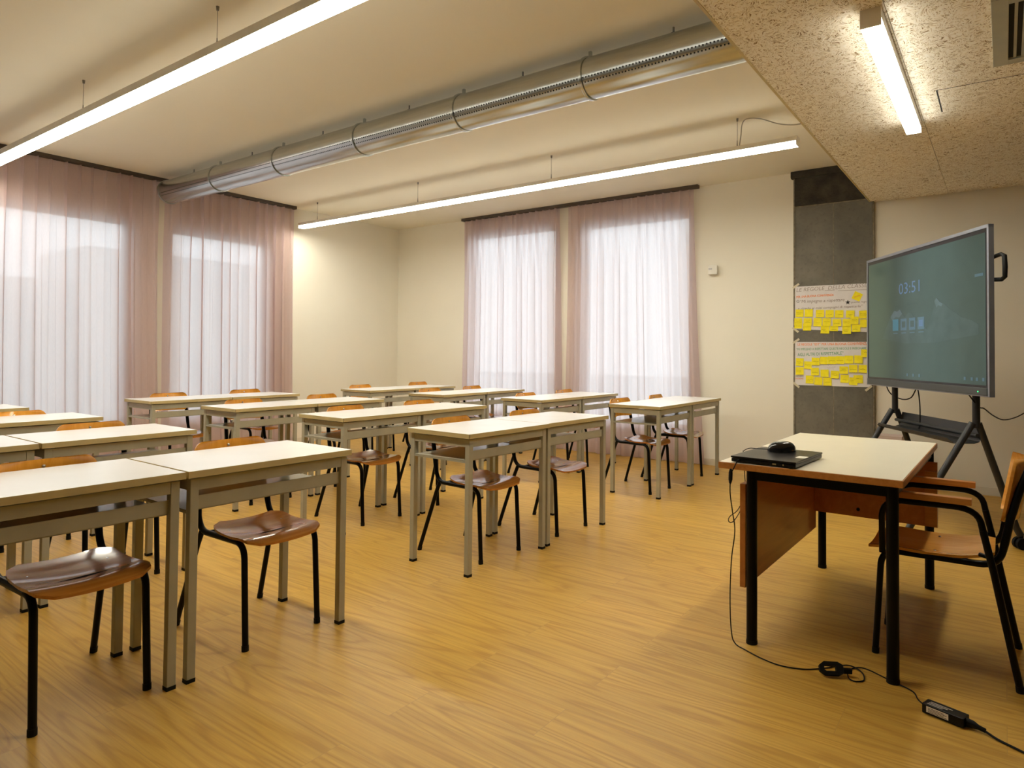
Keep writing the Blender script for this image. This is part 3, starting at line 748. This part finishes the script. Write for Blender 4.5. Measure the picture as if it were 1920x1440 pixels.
spoly('mountain', [(1.29, 1.31), (1.22, 1.40), (1.155, 1.475), (1.10, 1.515), (1.06, 1.505), (1.02, 1.52), (.985, 1.485), (.95, 1.46), (.90, 1.49), (.855, 1.48), (.80, 1.43), (.72, 1.40), (.66, 1.36), (.62, 1.42), (.585, 1.48), (.565, 1.545), (.545, 1.565), (.50, 1.53), (.46, 1.52), (.40, 1.485), (.33, 1.455), (.26, 1.42), (.17, 1.40), (.10, 1.37), (.10, 1.31), (.55, 1.27), (.95, 1.27)], M['scr_mtn'])
spoly('snow', [(.568, 1.545), (.545, 1.566), (.505, 1.535), (.47, 1.522), (.485, 1.505), (.52, 1.515), (.545, 1.50)], M['scr_snow'], -.0027)
spoly('snow', [(1.16, 1.472), (1.10, 1.516), (1.06, 1.506), (1.02, 1.52), (.985, 1.487), (1.03, 1.46), (1.08, 1.47), (1.13, 1.44)], M['scr_snow'], -.0027)
for k, (s, mt) in enumerate(((1.085, 'scr_cyan'), (.968, 'scr_icon'), (.850, 'scr_icon'), (.735, 'scr_icon'))):
    MB().box(s-.042, s+.042, -.0030, -.0025, 1.365, 1.450, .0002).build('app_icon', M[mt], scr)
    if mt == 'scr_icon': MB().box(s-.024, s+.024, -.0026, -.0023, 1.385, 1.43).build('icon_glyph', M['scr_blue'] if k == 3 else M['scr_mtn'], scr)
    MB().box(s-.034, s+.034, -.003, -.0026, 1.343, 1.350).build('icon_caption', M['scr_icon'], scr)
MB().box(.055, .135, -.003, -.0026, 1.655, 1.672).build('status_text', M['scr_icon'], scr)
for s in (.92, .84, .76, .24, .17, .12, .06): MB().box(s-.010, s+.010, -.003, -.0026, 1.035, 1.055).build('taskbar_icon', M['scr_icon'], scr)
MB().lathe([(.001, .0055), (.004, .0055), (.004, .003)], (.10, 0, ZB+.028), 'Y', 10).build('power_led', M['green'], tv)
hd = MB().tube([V(p) for p in [(.03, -.045, 1.760), (-.035, -.048, 1.768), (-.062, -.05, 1.755), (-.066, -.05, 1.69), (-.064, -.05, 1.635), (-.04, -.048, 1.622), (.03, -.045, 1.628)]], [.012, .012, .013, .014, .013, .012, .012], 10).build('handle', M['cap'], tv, True)
st = thing('display_trolley', 'dark grey trolley with splayed legs and tray carrying the display', 'trolley', (R0.x, R0.y, 0), ang)
for s in (.285, 1.290):
    MB().tube([tl(s, .098, .74), tl(s, .098, 1.75)], .0215, 16).build('upright', M['stand'], st, True)
    for off in (-.33, .36):
        g = MB().tube([tl(s, .075 if off < 0 else .11, .768), tl(s, off*.93+.0, .13), tl(s, off, .085)], .0205, 16).build('leg', M['stand'], st, True)
        w = MB()
        for e in (-.018, .018): w.lathe([(.010, e-.010), (.036, e-.010), (.036, e+.010), (.010, e+.010)], (s, -off, .036), 'X', 18)
        w.box(s-.010, s+.010, -off-.012, -off+.012, .03, .095)
        w.build('caster', M['cap'], g, True)
MB().tube([tl(.285, .105, .69), tl(1.29, .105, .69)], .012, 10).build('crossbar', M['stand'], st, True)
MB().tube([tl(.20, .105, 1.30), tl(1.38, .105, 1.30)], .014, 10).build('mount_rail', M['stand'], st, True)
m = MB(); x0, x1 = .30, 1.285
prof = [(-.042, .668), (-.039, .650), (-.030, .642), (.095, .642), (.126, .652), (.140, .70), (.150, .750)]
def tr(i, j):
    o, z = prof[j]; s = x0+(x1-x0)*i
    if j == 0: s += (.06 if i == 0 else -.03)
    return tl(s, o, z)
m.grid(2, len(prof), tr, .003, lambda i, j: V((0, 0, -1))).build('tray', M['stand'], st)
tvc = [smoothpath([tl(1.43, .09, 1.02), tl(1.42, .10, .93), tl(1.36, .11, .875), tl(1.22, .12, .85), tl(1.10, .12, .87), tl(1.02, .11, .925), tl(1.00, .11, .95), tl(.985, .115, .92), tl(.975, .12, .82), tl(.985, .125, .70), tl(.99, .12, .652)]),
       smoothpath([V((4.80, .19, .96)), V((4.87, .135, .871)), V((5.1, .109, .844)), V((5.5, .066, .773)), V((5.9, .012, .716)), V((6.3, -.055, .701)), V((6.6, -.13, .725)), V((6.76, -.20, .79))])]
for p, lb in zip(tvc, ('black signal lead hanging below the display down to the trolley tray', 'black mains lead sagging from the display across to the wall behind')):
    o = MB().tube(p, .0042, 8).build('display_cable', M['cap'])
    if p is tvc[0]: o.location = (R0.x, R0.y, 0); o.rotation_euler = (0, 0, ang)
    tag(o, lb, 'cable')
tag(MB().box(6.50, 6.70, .74, .955, 0, .47, .004).build('cardboard_box', M['pale']), 'pale pinkish box on the floor behind the display trolley beside the concrete pier', 'box')

# ------------------------------------------------------------------ posters and sticky notes on the pier
PX = cx-.0022
def pf(y0, z0, x, rot=0.0):
    c, s = math.cos(rot), math.sin(rot)
    return lambda u, v: V((x, y0-(u*c-v*s), z0+(u*s+v*c)))
def poster(label, ya, yb, zt, zb0, zb1, seed):
    rnd = random.Random(seed); nu, nv = 14, 8
    def fn(i, j):
        u = i/(nu-1); v = j/(nv-1); y = ya+(yb-ya)*u; zb = zb0+(zb1-zb0)*u
        z = zt+(zb-zt)*v
        return V((PX-.0006-.0011*math.sin(u*7+seed)**2*v, y, z))
    o = MB().grid(nu, nv, fn, .0008, lambda i, j: V((1, 0, 0))).build('poster', M['paper'], smooth=True)
    return tag(o, label, 'poster', 'class rules posters')
p1 = poster('upper white class rules poster with grey title taped to the concrete pier', 1.704, 1.020, 1.856, 1.437, 1.398, 1)
p2 = poster('lower white class rules poster with orange title taped to the concrete pier', 1.705, 1.020, 1.308, .884, .886, 3)
TX = PX-.0024
put_text('handwriting', 'LE REGOLE  DELLA CLASSE', M['ink_n'], pf(1.683, 1.803, TX, .028), p1, .64, .036, .2, -.012)
MB().box(TX-.0002, TX+.0002, 1.33, 1.42, 1.803, 1.806).box(TX-.0002, TX+.0002, 1.05, 1.30, 1.795, 1.798).build('underline', M['ink_n'], p1)
put_text('handwriting', 'PER UNA BUONA CONVIVENZA', M['ink_o'], pf(1.683, 1.742, TX, .022), p1, .345, .022, 0, .02)
put_text('handwriting', '“Mi impegno a rispettare', M['ink_n'], pf(1.648, 1.682, TX, .01), p1, .405, .040, .2)
put_text('handwriting', 'queste regole', M['ink_n'], pf(1.188, 1.668, TX, .01), p1, .160, .026, .2)
put_text('handwriting', 'e chiedo ai miei compagni di rispettarle”', M['ink_n'], pf(1.669, 1.619, TX, .012), p1, .585, .030, .2)
def star(y, z, r, mat, par, hollow=False):
    m = MB(); o = [(math.sin(2*PI*k/10)*(r if k % 2 == 0 else r*.42), math.cos(2*PI*k/10)*(r if k % 2 == 0 else r*.42)) for k in range(10)]
    a = [m.bm.verts.new(V((TX, y-u, z+v))) for u, v in o]
    if hollow:
        b = [m.bm.verts.new(V((TX, y-u*.68, z+v*.68))) for u, v in o]
        for k in range(10): m.bm.faces.new((a[k], a[(k+1) % 10], b[(k+1) % 10], b[k]))
    else: m.bm.faces.new(a)
    m.build('star_mark', mat, par)
star(1.669, 1.708, .020, M['ink_b'], p1, True); star(1.214, 1.683, .024, M['ink_b'], p1)
put_text('handwriting', 'LE REGOLE “EST” PER UNA BUONA CONVIVENZA', M['ink_o'], pf(1.672, 1.272, TX, .013), p2, .635, .024, 0, .01)
put_text('handwriting', '“MI IMPEGNO A RISPETTARE QUESTE REGOLE E INSEGNARE', M['ink_g'], pf(1.684, 1.221, TX, .022), p2, .63, .026)
put_text('handwriting', 'AGLI ALTRI DI RISPETTARLE”', M['ink_g'], pf(1.672, 1.168, TX, .045), p2, .42, .030)
put_text('handwriting', 'ANDIAMO', M['ink_n'], pf(1.692, .962, TX, 0), p2, .076, .016)
put_text('handwriting', 'INSIEME', M['ink_o'], pf(1.692, .941, TX, 0), p2, .076, .014)
def scribble(par, y, z, w, rows, mat, x, seed, hgt=.007):
    rnd = random.Random(seed); m = MB()
    for k in range(rows):
        zz = z-k*.014; L = w*rnd.uniform(.55, 1.0); pts = []; n = max(6, int(L/.004)); y0 = y+w/2-rnd.uniform(0, w-L)
        for i in range(n+1): pts.append((y0-L*i/n, zz+rnd.uniform(-hgt, hgt)*.5))
        for (a, b), (c, d) in zip(pts, pts[1:]):
            t = .0009
            m.bm.faces.new([m.bm.verts.new(V((x, *q))) for q in ((a, b-t), (c, d-t), (c, d+t), (a, b+t))])
    return m.build('handwriting', mat, par)
scribble(p2, 1.36, 1.077, .085, 3, M['ink_n'], TX, 5)
def notes(L, place, ords, par_z, layer0, seed):
    rnd = random.Random(seed)
    for k, (y, z, w, h) in enumerate(L):
        lay = layer0+(k % 3)*.0007
        rot = rnd.uniform(-.05, .03)
        x = PX-.0032-lay; cr, sr = math.cos(rot), math.sin(rot)
        def fn(i, j, w=w, h=h):
            u = (i/2-.5)*w; v = (j/3-.5)*h; lift = .004*max(0, .5-j/3)**2*4
            return V((x-lift, y-(u*cr-v*sr), z+(u*sr+v*cr)))
        o = MB().grid(3, 4, fn, .0003, lambda i, j: V((1, 0, 0))).build('sticky_note', M['note'])
        tag(o, 'yellow sticky note, %s %s' % (ords[k], place), 'sticky note', 'yellow sticky notes')
        if rnd.random() < .85: scribble(o, y, z+rnd.uniform(-.012, .012), w*.8, rnd.choice((1, 2, 2, 3)), M['ink_note'], x-.0012, seed*50+k)
OR = ['first', 'second', 'third', 'fourth', 'fifth', 'sixth', 'seventh', 'eighth', 'ninth']
PO = [s+' from the left' for s in OR]
N1 = [(1.653, 1.592, .076, .074), (1.566, 1.591, .075, .075), (1.463, 1.583, .076, .072), (1.375, 1.579, .074, .072), (1.289, 1.575, .075, .072), (1.192, 1.571, .074, .069), (1.079, 1.564, .073, .075)]
N1m = [(1.666, 1.508, .072, .072), (1.576, 1.504, .075, .075), (1.484, 1.5, .075, .08), (1.401, 1.499, .075, .074), (1.309, 1.492, .077, .071), (1.222, 1.492, .073, .069), (1.156, 1.51, .072, .074), (1.074, 1.481, .069, .075)]
N1l = [(1.666, 1.478, .072, .072), (1.583, 1.455, .077, .071), (1.417, 1.427, .079, .074), (1.336, 1.436, .074, .05), (1.224, 1.422, .078, .077), (1.142, 1.437, .073, .068)]
N2 = [(1.652, 1.111, .073, .075), (1.575, 1.082, .071, .073), (1.503, 1.119, .074, .074), (1.428, 1.129, .07, .072), (1.355, 1.133, .073, .073), (1.281, 1.136, .077, .073), (1.204, 1.141, .075, .074), (1.122, 1.144, .074, .074), (1.07, 1.201, .058, .073)]
N2b = [(1.652, 1.024, .076, .075), (1.509, 1.021, .074, .074), (1.421, 1.006, .074, .07), (1.329, .996, .074, .073), (1.25, 1.04, .076, .071), (1.167, 1.056, .074, .072), (1.083, 1.056, .077, .073)]
N2c = [(1.558, .942, .075, .077), (1.479, .93, .074, .074), (1.396, .927, .075, .077), (1.243, .958, .074, .074), (1.167, .938, .073, .072), (1.125, .959, .08, .074)]
notes(N1l, 'in the lowest row of the upper poster', PO, 0, 0, 11)
notes(N1, 'in the top note row of the upper poster', PO, 0, .0022, 12)
notes(N1m, 'in the middle row of the upper poster', PO, 0, .0044, 13)
notes(N2, 'in the top note row of the lower poster', PO, 0, .0022, 14)
notes(N2b, 'in the middle row of the lower poster', PO, 0, .0044, 15)
notes(N2c, 'in the lowest row of the lower poster', PO, 0, 0, 16)
rot = -.45; w = .075; cr, sr = math.cos(rot), math.sin(rot)
o = MB().grid(3, 3, lambda i, j: V((PX-.004, 1.132-((i/2-.5)*w*cr-(j/2-.5)*w*sr), 1.737+((i/2-.5)*w*sr+(j/2-.5)*w*cr))), .0003, lambda i, j: V((1, 0, 0))).build('sticky_note', M['note'])
tag(o, 'tilted yellow sticky note with orange word below the upper poster title', 'sticky note', 'yellow sticky notes')
put_text('handwriting', 'ORDINE', M['ink_o'], pf(1.161, 1.722, PX-.0052, .28), o, .058, .013)
for y, z, a, lb in ((1.688, 1.862, .6, 'top corner of the upper poster'), (1.692, 1.428, -.7, 'bottom left corner of the upper poster'), (1.686, 1.318, .6, 'top left corner of the lower poster'), (1.684, .884, -.7, 'bottom left corner of the lower poster'), (1.036, .876, .7, 'bottom right corner of the lower poster')):
    o = MB().box(-.0004, .0004, -.036, .036, -.010, .010, 0, Matrix.Translation((PX-.0036, y, z)) @ Matrix.Rotation(-a, 4, 'X')).build('tape_strip', M['tape'])
    tag(o, 'beige masking tape strip on the '+lb, 'tape', 'masking tape strips')

# ------------------------------------------------------------------ daylight, camera
w = bpy.data.worlds.new('sky'); bpy.context.scene.world = w; w.use_nodes = True
nt = w.node_tree; bg = nt.nodes['Background']
bg.inputs['Color'].default_value = (.88, .93, 1.0, 1); bg.inputs['Strength'].default_value = 3.8
def portal(name, loc, rot, sx, sy):
    l = bpy.data.lights.new(name, 'AREA'); l.shape = 'RECTANGLE'; l.size = sx; l.size_y = sy; l.cycles.is_portal = True
    o = bpy.data.objects.new(name, l); C.objects.link(o); o.location = loc; o.rotation_euler = rot
for a0, a1, z0, z1 in LW: portal('window_portal', ((a0+a1)/2, YW+.15, (z0+z1)/2), (-PI/2, 0, 0), a1-a0, z1-z0)
for a0, a1, z0, z1 in RW: portal('window_portal', (XW+.15, (a0+a1)/2, (z0+z1)/2), (0, PI/2, 0), z1-z0, a1-a0)

f, cyp, yaw, pit, rol, hc, cxp = 1230.9003, 632.9931, math.radians(34.8308), math.radians(1.3358), math.radians(.491), 1.1795, 1026.5132
fw = V((math.cos(yaw)*math.cos(pit), math.sin(yaw)*math.cos(pit), math.sin(pit)))
rt = V((math.sin(yaw), -math.cos(yaw), 0)); up = rt.cross(fw)
r2 = rt*math.cos(rol)+up*math.sin(rol); u2 = -rt*math.sin(rol)+up*math.cos(rol)
cd = bpy.data.cameras.new('camera'); cam = bpy.data.objects.new('camera', cd); C.objects.link(cam)
mw = Matrix((r2, u2, -fw)).transposed().to_4x4(); mw.translation = V((0, 0, hc)); cam.matrix_world = mw
cd.sensor_fit = 'HORIZONTAL'; cd.sensor_width = 36.0; cd.lens = f/1920*36
cd.shift_x = (960-cxp)/1920; cd.shift_y = (cyp-720)/1920; cd.clip_start = .05
sc = bpy.context.scene; sc.camera = cam
sc.view_settings.view_transform = 'Standard'; sc.view_settings.look = 'None'; sc.view_settings.gamma = 1.0
sc.view_settings.use_curve_mapping = False; sc.view_settings.exposure = 0.0
sc.cycles.use_denoising = True
sc.cycles.max_bounces = 12; sc.cycles.diffuse_bounces = 6; sc.cycles.glossy_bounces = 5; sc.cycles.transparent_max_bounces = 16
sc.cycles.sample_clamp_indirect = 8.0
